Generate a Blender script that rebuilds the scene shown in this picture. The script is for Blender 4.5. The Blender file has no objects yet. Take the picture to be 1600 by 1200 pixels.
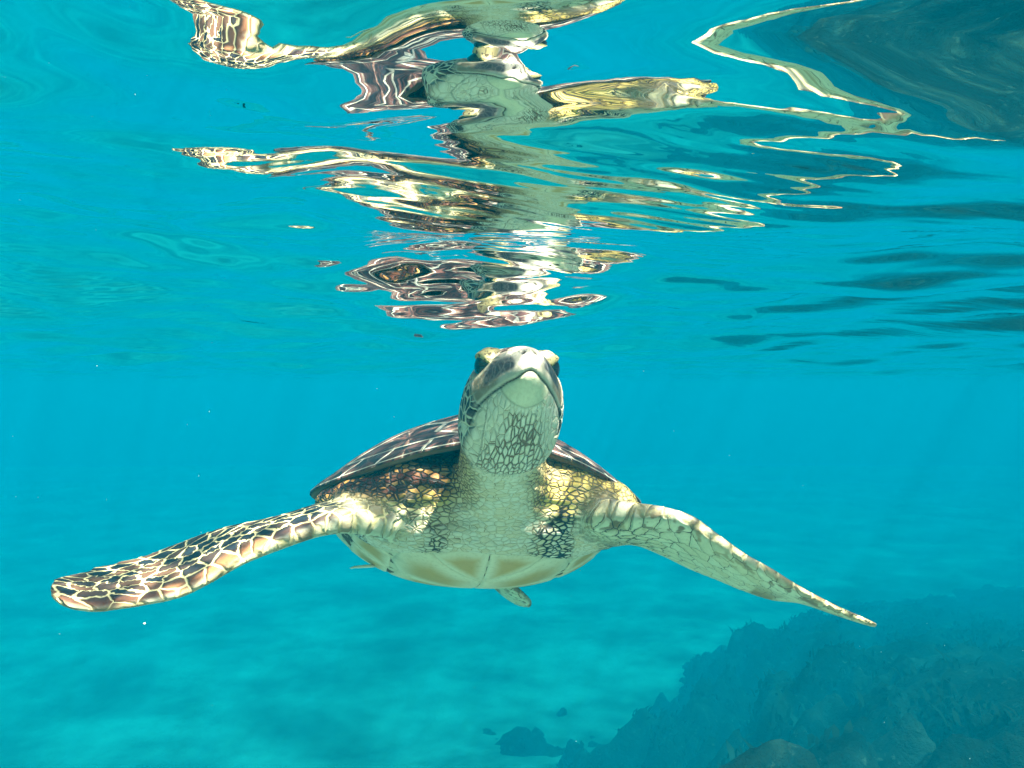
import bpy, bmesh, math, random
import numpy as np
from mathutils import Vector, Matrix
from mathutils.kdtree import KDTree

scene = bpy.context.scene
rad = math.radians
rng = np.random.default_rng(7)
random.seed(7)

# ------------------------------------------------------------------ camera
cam_d = bpy.data.cameras.new("camera")
cam_d.sensor_width = 36.0
cam_d.lens = 28.26
cam_d.clip_start = 0.02
cam_d.clip_end = 500.0
cam = bpy.data.objects.new("camera", cam_d)
scene.collection.objects.link(cam)
cam.location = (0, 0, 0)
cam.rotation_euler = (rad(90), 0, 0)
scene.camera = cam
FPX = 1256.0                       # focal length in photograph pixels

# ------------------------------------------------------------------ light
SUN_DIR = Vector((0.42, -0.34, 1.0)).normalized()      # towards the sun
elev = math.asin(SUN_DIR.z)
azim = math.atan2(SUN_DIR.x, SUN_DIR.y)
world = bpy.data.worlds.new("World")
scene.world = world
world.use_nodes = True
wn = world.node_tree.nodes
wl = world.node_tree.links
sky = wn.new("ShaderNodeTexSky")
sky.sky_type = 'NISHITA'
sky.sun_disc = False
sky.sun_elevation = elev
sky.sun_rotation = azim
wn["Background"].inputs["Strength"].default_value = 0.09
wl.new(sky.outputs[0], wn["Background"].inputs[0])
sun_d = bpy.data.lights.new("sun", 'SUN')
sun_d.energy = 5.0
sun_d.angle = rad(0.5)
sun_d.color = (1.0, 0.86, 0.76)
sun = bpy.data.objects.new("sun", sun_d)
scene.collection.objects.link(sun)
sun.rotation_euler = SUN_DIR.to_track_quat('Z', 'Y').to_euler()

vs = scene.view_settings
vs.view_transform = 'Standard'
vs.look = 'None'
vs.gamma = 1.0
vs.use_curve_mapping = False
vs.exposure = 1.08
cy = scene.cycles
cy.use_denoising = True
cy.max_bounces = 7
cy.volume_bounces = 2
cy.diffuse_bounces = 2
cy.use_adaptive_sampling = True
cy.adaptive_threshold = 0.02
cy.glossy_bounces = 4
cy.transmission_bounces = 4
cy.transparent_max_bounces = 12
cy.sample_clamp_indirect = 6.0
cy.caustics_reflective = False
cy.caustics_refractive = False

# ------------------------------------------------------------------ helpers
def link(o, parent=None):
    scene.collection.objects.link(o)
    if parent is not None:
        o.parent = parent
    return o

def tag(o, label=None, cat=None, group=None, kind=None):
    if label: o["label"] = label
    if cat: o["category"] = cat
    if group: o["group"] = group
    if kind: o["kind"] = kind
    return o

def np_mesh(name, V, F, smooth=True):
    """V (n,3) array; F (m,k) array of one face size, or a list of tuples."""
    me = bpy.data.meshes.new(name)
    V = np.asarray(V, dtype=np.float32)
    if isinstance(F, np.ndarray):
        m, k = F.shape
        me.vertices.add(len(V)); me.vertices.foreach_set("co", V.ravel())
        me.loops.add(m * k); me.loops.foreach_set("vertex_index", F.astype(np.int32).ravel())
        me.polygons.add(m)
        me.polygons.foreach_set("loop_start", np.arange(0, m * k, k, dtype=np.int32))
        me.update(calc_edges=True)
        me.validate()
    else:
        me.from_pydata([tuple(v) for v in V], [], F)
    if smooth:
        me.polygons.foreach_set("use_smooth", np.ones(len(me.polygons), dtype=bool))
    me.update()
    return me

def set_attr(me, name, A):
    a = me.attributes.new(name, 'FLOAT_VECTOR', 'POINT')
    a.data.foreach_set("vector", np.asarray(A, dtype=np.float32).ravel())

def smoothstep(a, b, x):
    t = np.clip((x - a) / (b - a), 0, 1)
    return t * t * (3 - 2 * t)

def _hash(ix, iy, seed):
    h = (ix.astype(np.int64) * 374761393 + iy.astype(np.int64) * 668265263 + seed * 1442695041) & 0xFFFFFFFF
    h = ((h ^ (h >> 13)) * 1274126177) & 0xFFFFFFFF
    h = h ^ (h >> 16)
    return (h & 0xFFFFFF) / float(0xFFFFFF)

def vnoise(x, y, seed=0):
    ix = np.floor(x); iy = np.floor(y)
    fx = x - ix; fy = y - iy
    fx = fx * fx * (3 - 2 * fx); fy = fy * fy * (3 - 2 * fy)
    a = _hash(ix, iy, seed); b = _hash(ix + 1, iy, seed)
    c = _hash(ix, iy + 1, seed); d = _hash(ix + 1, iy + 1, seed)
    return (a * (1 - fx) + b * fx) * (1 - fy) + (c * (1 - fx) + d * fx) * fy

def fbm(x, y, octaves=4, seed=0):
    r = np.zeros_like(x); amp = 0.5; s = 0
    for i in range(octaves):
        r += amp * vnoise(x, y, seed + i * 17); s += amp
        x = x * 2.03 + 3.1; y = y * 2.03 + 1.7; amp *= 0.5
    return r / s

class Nodes:
    def __init__(self, name):
        self.m = bpy.data.materials.new(name)
        self.m.use_nodes = True
        self.t = self.m.node_tree
        self.t.nodes.clear()
        self.out = self.t.nodes.new("ShaderNodeOutputMaterial")
    def n(self, typ, **kw):
        nd = self.t.nodes.new(typ)
        for k, v in kw.items():
            setattr(nd, k, v)
        return nd
    def put(self, sock, v):
        if hasattr(v, "links"):
            self.t.links.new(v, sock)
        elif isinstance(v, (int, float)):
            try: sock.default_value = v
            except TypeError: sock.default_value = (v, v, v)
        else:
            v = tuple(v)
            try: sock.default_value = v
            except ValueError: sock.default_value = v + (1.0,)
    def math(self, op, a, b=None, c=None, clamp=False):
        nd = self.n("ShaderNodeMath", operation=op, use_clamp=clamp)
        for i, v in enumerate((a, b, c)):
            if v is not None: self.put(nd.inputs[i], v)
        return nd.outputs[0]
    def vmath(self, op, a, b=None, c=None):
        nd = self.n("ShaderNodeVectorMath", operation=op)
        for i, v in enumerate((a, b, c)):
            if v is not None: self.put(nd.inputs[i], v)
        return nd.outputs["Value"] if op in ("DOT_PRODUCT", "LENGTH", "DISTANCE") else nd.outputs["Vector"]
    def scale(self, a, s):
        nd = self.n("ShaderNodeVectorMath", operation="SCALE")
        self.put(nd.inputs[0], a); self.put(nd.inputs["Scale"], s)
        return nd.outputs["Vector"]
    def attr(self, name):
        return self.n("ShaderNodeAttribute", attribute_name=name).outputs["Vector"]
    def sep(self, v):
        nd = self.n("ShaderNodeSeparateXYZ"); self.put(nd.inputs[0], v); return nd.outputs
    def comb(self, x, y, z):
        nd = self.n("ShaderNodeCombineXYZ")
        for i, v in enumerate((x, y, z)): self.put(nd.inputs[i], v)
        return nd.outputs[0]
    def mix(self, f, a, b, blend='MIX'):
        nd = self.n("ShaderNodeMix", data_type='RGBA', blend_type=blend)
        self.put(nd.inputs[0], f); self.put(nd.inputs[6], a); self.put(nd.inputs[7], b)
        return nd.outputs[2]
    def ss(self, x, a, b, lo=0.0, hi=1.0):
        nd = self.n("ShaderNodeMapRange", interpolation_type='SMOOTHSTEP')
        for i, v in enumerate((x, a, b, lo, hi)): self.put(nd.inputs[i], v)
        return nd.outputs[0]
    def noise(self, vec, scale, detail=3.0, rough=0.5, col=False, dist=0.0):
        nd = self.n("ShaderNodeTexNoise")
        if vec is not None: self.put(nd.inputs["Vector"], vec)
        self.put(nd.inputs["Scale"], scale); self.put(nd.inputs["Detail"], detail)
        self.put(nd.inputs["Roughness"], rough); self.put(nd.inputs["Distortion"], dist)
        return nd.outputs["Color" if col else "Fac"]
    def voro(self, vec, dim='3D', feature='F1', scale=1.0, rnd=1.0):
        nd = self.n("ShaderNodeTexVoronoi", voronoi_dimensions=dim, feature=feature)
        self.put(nd.inputs["Vector"], vec); self.put(nd.inputs["Scale"], scale)
        self.put(nd.inputs["Randomness"], rnd)
        return nd.outputs
    def pos(self):
        return self.n("ShaderNodeTexCoord").outputs["Object"]
    def bump(self, h, dist, strength=1.0):
        nd = self.n("ShaderNodeBump")
        self.put(nd.inputs["Height"], h); self.put(nd.inputs["Distance"], dist); self.put(nd.inputs["Strength"], strength)
        return nd.outputs[0]
    def principled(self, col, rough=0.6, spec=0.2, normal=None, sss=0.0):
        p = self.n("ShaderNodeBsdfPrincipled")
        self.put(p.inputs["Base Color"], col); self.put(p.inputs["Roughness"], rough)
        self.put(p.inputs["Specular IOR Level"], spec)
        if normal is not None: self.put(p.inputs["Normal"], normal)
        self.t.links.new(p.outputs[0], self.out.inputs["Surface"])
        return self.m

# ------------------------------------------------------------------ water surface
SURF = 0.100         # height of the surface above the camera
def make_waves(seed, gain):
    wr = np.random.default_rng(seed)
    W = []
    for i in range(58):
        lam = 0.034 * (2.4 / 0.034) ** (i / 57.0) * wr.uniform(0.9, 1.1)
        th = rad(90) + wr.normal(0, 1.0)
        k = 2 * math.pi / lam
        slope = gain * (0.020 if 0.13 < lam < 0.6 else 0.0125)
        if lam < 0.06: slope *= 0.85
        W.append((k * math.cos(th), k * math.sin(th), wr.uniform(0, 2 * math.pi), slope / k, lam))
    return W

def fade(D, lam):
    return np.exp(-(D / ((24 if lam > 0.12 else 16) * lam + 0.40)) ** 2)
WAVES = make_waves(210, 1.55)

def wave_height(X, Y):
    Z = np.full_like(X, SURF)
    D = np.hypot(X, Y - 0.5)
    for kx, ky, ph, a, lam in WAVES:
        Z += a * np.sin(kx * X + ky * Y + ph) * fade(D, lam)
    return Z

def grid_faces(nx, ny):
    idx = np.arange(nx * ny).reshape(ny, nx)
    return np.stack([idx[:-1, :-1], idx[:-1, 1:], idx[1:, 1:], idx[1:, :-1]], -1).reshape(-1, 4)

def build_water():
    n = 620
    u = np.linspace(-1, 1, n)
    g = 0.40 * np.sinh(u * math.asinh(65 / 0.40))
    X, Y = np.meshgrid(g, g + 0.55)
    Z = wave_height(X, Y)                    # crests stay clear of the animal
    V = np.stack([X, Y, Z], -1).reshape(-1, 3)
    me = np_mesh("water_surface", V, grid_faces(n, n))
    # sun dapples painted into the transparency colour: brighter at crests, dimmer at troughs
    L = np.zeros_like(X); D = np.hypot(X, Y - 0.5)
    for kx, ky, ph, a, lam in WAVES:
        L -= a * (kx * kx + ky * ky) * np.sin(kx * X + ky * Y + ph) * fade(D - 0.9, lam)
    caustic_tint = np.clip(1.0 / np.maximum(1.0 + 0.20 * L, 0.16), 0.32, 4.6).ravel()
    caustic_tint /= caustic_tint.mean()
    set_attr(me, "caustic_tint", np.stack([caustic_tint] * 3, 1))
    N = Nodes("water_surface")
    p = N.n("ShaderNodeNewGeometry").outputs["Position"]
    h = N.noise(N.vmath('MULTIPLY', p, (0.8, 1.6, 1.0)), 5.0, 1.0, 0.45)
    cap = N.noise(N.vmath('MULTIPLY', p, (14.0, 46.0, 1.0)), 1.0, 1.0, 0.5)
    where = N.ss(N.noise(p, 2.2, 0.0), 0.44, 0.66)
    h = N.math('ADD', h, N.math('MULTIPLY', N.math('MULTIPLY', cap, where), 0.42))
    nb = N.bump(h, 0.006, 0.5)
    fr = N.n("ShaderNodeFresnel"); fr.inputs["IOR"].default_value = 1.333
    N.put(fr.inputs["Normal"], nb)
    gl = N.n("ShaderNodeBsdfGlossy"); gl.inputs["Roughness"].default_value = 0.0
    gl.inputs["Color"].default_value = (1, 1, 1, 1)
    N.put(gl.inputs["Normal"], nb)
    tr = N.n("ShaderNodeBsdfTransparent")
    N.put(tr.inputs["Color"], N.attr("caustic_tint"))
    mx = N.n("ShaderNodeMixShader")
    N.put(mx.inputs[0], fr.outputs[0]); N.put(mx.inputs[1], tr.outputs[0]); N.put(mx.inputs[2], gl.outputs[0])
    N.t.links.new(mx.outputs[0], N.out.inputs["Surface"])
    me.materials.append(N.m)
    o = link(bpy.data.objects.new("water", me))
    tag(o, "rippled underside of the sea surface mirroring the turtle", "water", kind="structure")
build_water()

# ------------------------------------------------------------------ seabed
DEPTH = -5.0
def bed_height(X, Y):
    d = Y + 0.10 * np.abs(X) + 0.8 * (fbm(X * 0.12 + 4, Y * 0.05, 2, 15) - 0.5)
    base = np.interp(d, [-60, -6, -1, 0.4, 1.0, 2.2, 4.0, 7.0, 11.0, 17.0, 200], [-0.75, -0.9, -1.05, -1.2, -1.55, -2.5, -3.8, -5.4, -6.8, -7.6, -7.8])  # shallow unseen shelf below and behind the camera, added to bounce warm light up
    amp = smoothstep(3.0, 10.0, d)
    return base + amp * 0.35 * (fbm(X * 0.16, Y * 0.16, 3, 5) - 0.5) + 0.05 * (fbm(X * 0.9, Y * 0.9, 3, 9) - 0.5)

def reef_mask(X, Y, lo=-0.4, hi=3.6, cut=21):
    """1 on the weed-covered rock, 0 on the sand."""
    w = fbm(X * 0.35, Y * 0.35, 4, 31) - 0.5
    w2 = fbm(X * 1.7, Y * 1.7, 3, 37) - 0.5
    edge = X * 0.45 + 1.3 - 0.16 * (Y - 6) - 0.40 * np.maximum(Y - cut, 0) + w * 4.0 + w2 * 2.2
    return smoothstep(lo, hi, edge) * smoothstep(2.5, 3.4, Y)

def reef_height(X, Y):
    m = reef_mask(X, Y)
    h = 0.40 * (fbm(X * 0.4, Y * 0.4, 3, 51) - 0.5) + 0.45 * (fbm(X * 1.3, Y * 1.3, 3, 61) - 0.5) + 0.34 * (fbm(X * 4.2, Y * 4.2, 3, 71) - 0.5)
    top = np.interp(Y, [2.6, 3.6, 4.6, 7.5, 13, 20, 30, 60], [-1.40, -1.70, -2.05, -2.9, -4.3, -5.9, -7.5, -8]) - 1.2 * smoothstep(2.2, -2.0, X - 0.25 * (Y - 4))
    bed = bed_height(X, Y) - 0.3
    return bed + (np.maximum(top + h, bed) - bed) * m, m

def build_seabed():
    n = 340
    u = np.linspace(-1, 1, n)
    g = 6.0 * np.sinh(u * math.asinh(66 / 6.0))
    X, Y = np.meshgrid(g, g + 9.0)
    V = np.stack([X, Y, bed_height(X, Y)], -1).reshape(-1, 3)
    me = np_mesh("seabed", V, grid_faces(n, n))
    am = np.maximum(reef_mask(X, Y, -3.2, 1.6, 22), 0.68 * smoothstep(3.0, 8.0, Y)).ravel()
    set_attr(me, "algae", np.stack([am, am, am], 1))
    N = Nodes("sand")
    p = N.pos()
    a = N.noise(p, 0.35, 4.0, 0.6); b = N.noise(p, 9.0, 4.0, 0.6)
    col = N.mix(N.ss(a, 0.40, 0.72), (0.52, 0.46, 0.37), (0.38, 0.34, 0.26))
    col = N.mix(N.ss(b, 0.45, 0.75, 0.0, 0.35), col, (0.30, 0.26, 0.17))
    al = N.sep(N.attr("algae"))[0]
    pa = N.math('ADD', N.noise(p, 0.42, 3.0, 0.60), N.math('MULTIPLY', N.math('SUBTRACT', al, 0.5), 0.55))
    col = N.mix(N.ss(pa, 0.26, 0.90, 0.0, 0.95), col, N.mix(b, (0.025, 0.033, 0.018), (0.10, 0.09, 0.05)))
    me.materials.append(N.principled(col, 0.9, 0.1, N.bump(b, 0.04, 0.6)))
    o = link(bpy.data.objects.new("seabed", me))
    tag(o, "pale sandy sea floor fading into blue water", "seabed", kind="structure")
build_seabed()

def build_reef():
    xs = np.linspace(-5, 24, 460); ys = np.linspace(2.4, 30, 460)
    X, Y = np.meshgrid(xs, ys)
    Z, m = reef_height(X, Y)
    V = np.stack([X, Y, Z], -1).reshape(-1, 3)
    me = np_mesh("reef", V, grid_faces(len(xs), len(ys)))
    N = Nodes("reef_rock")
    p = N.pos()
    a = N.noise(p, 1.6, 5.0, 0.65); b = N.noise(p, 11.0, 4.0, 0.65)
    col = N.mix(N.ss(a, 0.35, 0.65), (0.008, 0.011, 0.007), (0.024, 0.024, 0.015))
    col = N.mix(N.ss(b, 0.60, 0.72, 0.0, 0.8), col, (0.09, 0.085, 0.055))
    col = N.mix(N.ss(N.noise(p, 0.8, 3.0), 0.52, 0.70, 0.0, 0.7), col, (0.06, 0.055, 0.035))
    me.materials.append(N.principled(col, 0.95, 0.05, N.bump(b, 0.08, 0.9)))
    o = link(bpy.data.objects.new("reef_terrain", me))
    tag(o, "dark weedy reef rising from the sand below the turtle", "reef", kind="structure")
    # weed: short ragged fronds standing on the rock
    n = 36000
    r2 = np.random.default_rng(3)
    px = r2.uniform(-5, 22, n); py = 6.0 + 17 * r2.uniform(0, 1, n) ** 1.5
    z, mm = reef_height(px, py)
    clump = fbm(px * 1.1, py * 1.1, 3, 91)
    keep = (mm > 0.25) & (clump > 0.54 + 0.1 * r2.uniform(-1, 1, n))
    px, py, z = px[keep], py[keep], z[keep]
    n = len(px)
    Vs, Fs = [], []
    base = 0
    nb = 3
    for b in range(nb):
        a = r2.uniform(0, 2 * math.pi, n); lean = r2.uniform(0.3, 1.8, n)
        h = 0.03 + 0.10 * r2.uniform(0, 1, n) ** 2; w = r2.uniform(0.008, 0.022, n)
        ox = px + r2.normal(0, 0.05, n); oy = py + r2.normal(0, 0.05, n)
        dx, dy = np.cos(a), np.sin(a)
        sx, sy = -dy * w, dx * w
        p0 = np.stack([ox - sx, oy - sy, z - 0.03], -1); p1 = np.stack([ox + sx, oy + sy, z - 0.03], -1)
        mx, my, mz = ox + dx * lean * h * .4, oy + dy * lean * h * .4, z + h * .6
        p2 = np.stack([mx + sx * 1.4, my + sy * 1.4, mz], -1); p3 = np.stack([mx - sx * 1.4, my - sy * 1.4, mz], -1)
        tx, ty, tz = ox + dx * lean * h, oy + dy * lean * h, z + h
        p4 = np.stack([tx, ty, tz], -1)
        P = np.stack([p0, p1, p2, p3, p4], 1).reshape(-1, 3)
        i = np.arange(n) * 5 + base
        Fs.append(np.stack([i, i + 1, i + 2], -1)); Fs.append(np.stack([i, i + 2, i + 3], -1)); Fs.append(np.stack([i + 3, i + 2, i + 4], -1))
        Vs.append(P); base += len(P)
    me = np_mesh("seaweed", np.concatenate(Vs), np.concatenate(Fs), smooth=False)
    N = Nodes("seaweed")
    c = N.mix(N.noise(N.pos(), 3.0, 2.0), (0.007, 0.011, 0.006), (0.022, 0.024, 0.012))
    me.materials.append(N.principled(c, 0.8, 0.1))
    o = link(bpy.data.objects.new("seaweed", me))
    tag(o, "short dark seaweed covering the reef rock", "seaweed", kind="stuff")
build_reef()

# ------------------------------------------------------------------ water body (the air of this place)
def build_haze():
    bm = bmesh.new()
    bmesh.ops.create_cube(bm, size=1.0)
    me = bpy.data.meshes.new("haze"); 
    for v in bm.verts:
        v.co = Vector((v.co.x * 150, v.co.y * 150 + 9, -4.45 + v.co.z * 9.5))
    bm.to_mesh(me); bm.free()
    N = Nodes("sea_water_volume")
    pv = N.n("ShaderNodeVolumePrincipled")
    dens = 0.20                                     # red light is only absorbed, green and blue also scatter
    scat = (0.0, 0.0172, 0.0250); absb = (dens, 0.0260, 0.0170)
    pv.inputs["Color"].default_value = tuple(x / dens for x in scat) + (1,)
    pv.inputs["Absorption Color"].default_value = tuple(max(0.0, 1 - a / (dens - x)) ** 2 for a, x in zip(absb, scat)) + (1,)
    pv.inputs["Density"].default_value = dens
    pv.inputs["Anisotropy"].default_value = 0.0
    N.t.links.new(pv.outputs[0], N.out.inputs["Volume"])
    me.materials.append(N.m)
    o = link(bpy.data.objects.new("haze", me))
    tag(o, "clear turquoise sea water filling the scene", "water", kind="stuff")
build_haze()

# ================================================================== the turtle
def P(px, py, Y):
    """A point of the animal from where it shows and how far off it is (metres)."""
    return np.array([(px - 800) / FPX * Y, Y, (600 - py) / FPX * Y])

def unit(v):
    v = np.asarray(v, float); return v / np.linalg.norm(v)

ZUP = np.array([0, 0, 1.0])
def frame(yaw, pitch, roll):
    f = np.array([math.sin(yaw) * math.cos(pitch), -math.cos(yaw) * math.cos(pitch), math.sin(pitch)])
    s = unit(np.cross(ZUP, f)); u = np.cross(f, s)
    c, n = math.cos(roll), math.sin(roll)
    s2 = s * c - u * n; u2 = u * c + s * n
    return f, s2, u2          # forward, side (to the right in the picture), up

BO = P(742, 800, 1.75)
BF, BS, BU = frame(rad(9), rad(12), rad(4))
def B(x, v, h):
    x, v, h = np.broadcast_arrays(np.asarray(x, float), v, h)
    return BO + x[..., None] * BS + v[..., None] * BF + h[..., None] * BU

HF, HS, HU = frame(rad(11), rad(32), rad(3))
HN = P(825, 548, 1.125)                # the nostrils
HO = HN - HF * 0.232 - HU * 0.012
def H(t, l, h):
    t, l, h = np.broadcast_arrays(np.asarray(t, float), l, h)
    return HO + t[..., None] * HF + l[..., None] * HS + h[..., None] * HU

def interp_rows(ts, rows, n):
    """Catmull-Rom resampling of rows (k,d) to n rows."""
    rows = np.asarray(rows, float); k = len(rows)
    out = []
    for x in np.linspace(0, k - 1, n):
        i = min(int(x), k - 2); f = x - i
        p0 = rows[max(i - 1, 0)]; p1 = rows[i]; p2 = rows[i + 1]; p3 = rows[min(i + 2, k - 1)]
        out.append(0.5 * (2 * p1 + (p2 - p0) * f + (2 * p0 - 5 * p1 + 4 * p2 - p3) * f * f + (3 * p1 - p0 - 3 * p2 + p3) * f ** 3))
    return np.array(out)

def loft(rings):
    """rings (n,m,3) -> closed surface."""
    n, m, _ = rings.shape
    V = rings.reshape(-1, 3)
    F = []
    for i in range(n - 1):
        for j in range(m):
            a = i * m + j; b = i * m + (j + 1) % m
            F.append((a, b, b + m, a + m))
    c0 = len(V); V = np.vstack([V, rings[0].mean(0), rings[-1].mean(0)])
    for j in range(m):
        F.append((c0, (j + 1) % m, j))
        F.append((c0 + 1, (n - 1) * m + j, (n - 1) * m + (j + 1) % m))
    return V, F

PARTS = []      # (V, F, region id, params per vertex)

# --- flippers: stations of leading edge, trailing edge and thickness
LEFT = [  # le px,py,Y   te px,py,Y   thick
    (650, 830, 1.46, 620, 770, 1.64, .095),
    (600, 826, 1.40, 585, 774, 1.56, .074),
    (550, 822, 1.355, 540, 780, 1.49, .056),
    (500, 830, 1.32, 492, 790, 1.44, .044),
    (440, 852, 1.28, 430, 808, 1.39, .037),
    (380, 878, 1.25, 350, 824, 1.375, .032),
    (325, 910, 1.22, 285, 846, 1.365, .029),
    (280, 932, 1.20, 225, 868, 1.345, .025),
    (215, 946, 1.18, 160, 884, 1.31, .021),
    (150, 955, 1.17, 112, 896, 1.27, .018),
    (104, 948, 1.17, 84, 905, 1.24, .016),
    (82, 934, 1.185, 76, 922, 1.205, .012)]
RIGHT = [
    (905, 788, 1.46, 915, 848, 1.62, .092),
    (945, 794, 1.42, 955, 850, 1.58, .080),
    (988, 798, 1.38, 992, 848, 1.54, .066),
    (1030, 799, 1.355, 1035, 866, 1.51, .054),
    (1075, 810, 1.34, 1080, 889, 1.48, .047),
    (1115, 837, 1.33, 1122, 906, 1.46, .040),
    (1160, 868, 1.33, 1165, 924, 1.45, .034),
    (1205, 893, 1.335, 1206, 937, 1.46, .030),
    (1250, 922, 1.345, 1252, 942, 1.45, .024),
    (1300, 948, 1.365, 1302, 958, 1.44, .019),
    (1345, 967, 1.395, 1347, 972, 1.44, .015),
    (1370, 977, 1.415, 1371, 979, 1.435, .011)]
REAR_R = [(770, 850, 1.98, 720, 850, 2.06, .06), (795, 905, 2.04, 755, 900, 2.12, .035), (828, 938, 2.08, 784, 930, 2.17, .024), (830, 948, 2.10, 806, 945, 2.16, .015)]
REAR_L = [(640, 830, 2.02, 690, 830, 2.10, .06), (610, 848, 2.08, 660, 850, 2.16, .035), (600, 850, 2.14, 645, 862, 2.24, .024), (602, 852, 2.19, 630, 862, 2.24, .015)]

def flipper(st, region, ndiv=90, m=56):
    rows = interp_rows(None, [np.concatenate([P(*s[0:3]), P(*s[3:6]), [s[6]]]) for s in st], ndiv)
    LE, TE, TH = rows[:, 0:3], rows[:, 3:6], rows[:, 6]
    mid = (LE + TE) / 2
    span = np.gradient(mid, axis=0)
    along = np.concatenate([[0], np.cumsum(np.linalg.norm(np.diff(mid, axis=0), axis=1))])
    rings = np.zeros((ndiv, m, 3)); par = np.zeros((ndiv, m, 3))
    ph = np.linspace(0, 2 * math.pi, m, endpoint=False)
    c = (1 - np.cos(ph)) / 2
    prof = np.sign(np.sin(ph)) * (0.5 * np.abs(np.sin(ph)) ** 0.75) * (1.05 - 0.62 * c)
    for i in range(ndiv):
        ch = TE[i] - LE[i]
        nrm = unit(np.cross(span[i], ch))
        if nrm[2] < 0: nrm = -nrm                      # dorsal side up
        inset = min(TH[i] * 0.30, 0.02)
        cl = np.linalg.norm(ch)
        rings[i] = LE[i] + ch * c[:, None] + nrm * (prof * TH[i])[:, None]
        w = np.where(ph <= math.pi, c, -c) * cl
        par[i, :, 0] = along[i]; par[i, :, 1] = w; par[i, :, 2] = c
    V, F = loft(rings)
    pr = np.vstack([par.reshape(-1, 3), par[0].mean(0), par[-1].mean(0)])
    PARTS.append((V, F, region, pr))

flipper(LEFT, 1); flipper(RIGHT, 2); flipper(REAR_R, 3, 30, 32); flipper(REAR_L, 3, 30, 32)

# --- neck
def tube(rows, n, m, region, p=1.0):
    rows = interp_rows(None, rows, n)
    C = rows[:, :3]; T = np.gradient(C, axis=0)
    rings = []
    ph = np.linspace(0, 2 * math.pi, m, endpoint=False)
    for i in range(n):
        t = unit(T[i]); s = unit(np.cross(ZUP, -t)) if abs(t[2]) < .95 else BS
        s = unit(np.cross(t, ZUP)) if abs(t[2]) < .95 else BS
        u = np.cross(s, t)
        rings.append(C[i] + np.outer(np.cos(ph) * rows[i, 3], s) + np.outer(np.sin(ph) * rows[i, 4], u))
    V, F = loft(np.array(rings))
    PARTS.append((V, F, region, np.zeros((len(V), 3))))

nk = [(*P(752, 815, 1.80), .10, .09), (*P(760, 806, 1.66), .135, .110), (*P(772, 784, 1.53), .116, .108),
      (*P(784, 744, 1.44), .083, .086), (*H(-0.005, 0, 0.004), .071, .070), (*H(0.06, 0, 0.004), .068, .064)]
tube(nk, 40, 48, 0)

# --- head: side profile stations (t, half width, top, bottom)
HEAD = [(-.02, .060, .058, -.058), (.02, .075, .070, -.077), (.055, .0795, .077, -.083), (.10, .078, .079, -.077),
        (.135, .071, .076, -.067), (.165, .058, .064, -.060), (.19, .044, .048, -.054), (.21, .034, .035, -.049),
        (.226, .026, .023, -.043), (.238, .018, .012, -.034), (.245, .009, .003, -.020)]
def head():
    rows = interp_rows(None, HEAD, 70)
    m = 64
    ph = np.linspace(0, 2 * math.pi, m, endpoint=False)
    cs, sn = np.cos(ph), np.sin(ph)
    rings = []
    for t, hw, tp, bt in rows:
        l = hw * np.sign(cs) * np.abs(cs) ** 0.86
        mid = (tp + bt) / 2; half = (tp - bt) / 2
        h = mid + half * np.sign(sn) * np.abs(sn) ** 0.92
        rings.append(H(np.full(m, t), l, h))
    V, F = loft(np.array(rings))
    PARTS.append((V, F, 4, np.zeros((len(V), 3))))
head()

# --- trunk inside the shell, chest and shoulders
def ellipsoid(c, axes, r, region=0, n=24, m=36):
    th = np.linspace(0.06, math.pi - 0.06, n); ph = np.linspace(0, 2 * math.pi, m, endpoint=False)
    rings = np.zeros((n, m, 3))
    for i, t in enumerate(th):
        rings[i] = c + np.outer(np.full(m, math.cos(t) * r[0]), axes[0]) + np.outer(math.sin(t) * np.cos(ph) * r[1], axes[1]) + np.outer(math.sin(t) * np.sin(ph) * r[2], axes[2])
    V, F = loft(rings)
    PARTS.append((V, F, region, np.zeros((len(V), 3))))
AX = (BS, BF, BU)
ellipsoid(B(0, -.03, -.01), AX, (.30, .37, .115))
ellipsoid(B(0.0, .19, -.052), AX, (.25, .138, .058))
ellipsoid(B(-.16, .20, .005), AX, (.14, .125, .062))
ellipsoid(B(.16, .20, .008), AX, (.14, .125, .064))
ellipsoid(B(.11, .20, .040), AX, (.12, .125, .050))
ellipsoid(B(0, .15, .045), AX, (.25, .155, .062))
ellipsoid(P(776, 822, 1.50), AX, (.150, .088, .062))
ellipsoid(P(776, 800, 1.52), AX, (.118, .090, .075))
for px_, py_, Y_, r_ in ((700, 782, 1.515, (.062, .085, .075)), (664, 796, 1.525, (.075, .085, .062)), (632, 804, 1.535, (.08, .085, .052)),
                         (862, 770, 1.515, (.062, .085, .085)), (892, 784, 1.525, (.075, .085, .072)), (922, 798, 1.535, (.08, .085, .058))):
    ellipsoid(P(px_, py_, Y_), AX, r_)
for sg in (-1, 1):
    for ang in (24, 40, 55):
        x_, v_ = sg * .305 * math.sin(rad(ang)), .308 * math.cos(rad(ang))
        h_ = .012 + .085 * math.exp(-(rad(ang) / .75) ** 2)
        ellipsoid(B(x_, v_, h_ - (.034 if sg < 0 else .028)), AX, (.085, .060, .042))
ellipsoid(P(625, 806, 1.56), AX, (.105, .11, .070))
ellipsoid(P(925, 800, 1.56), AX, (.095, .11, .075))

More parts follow.
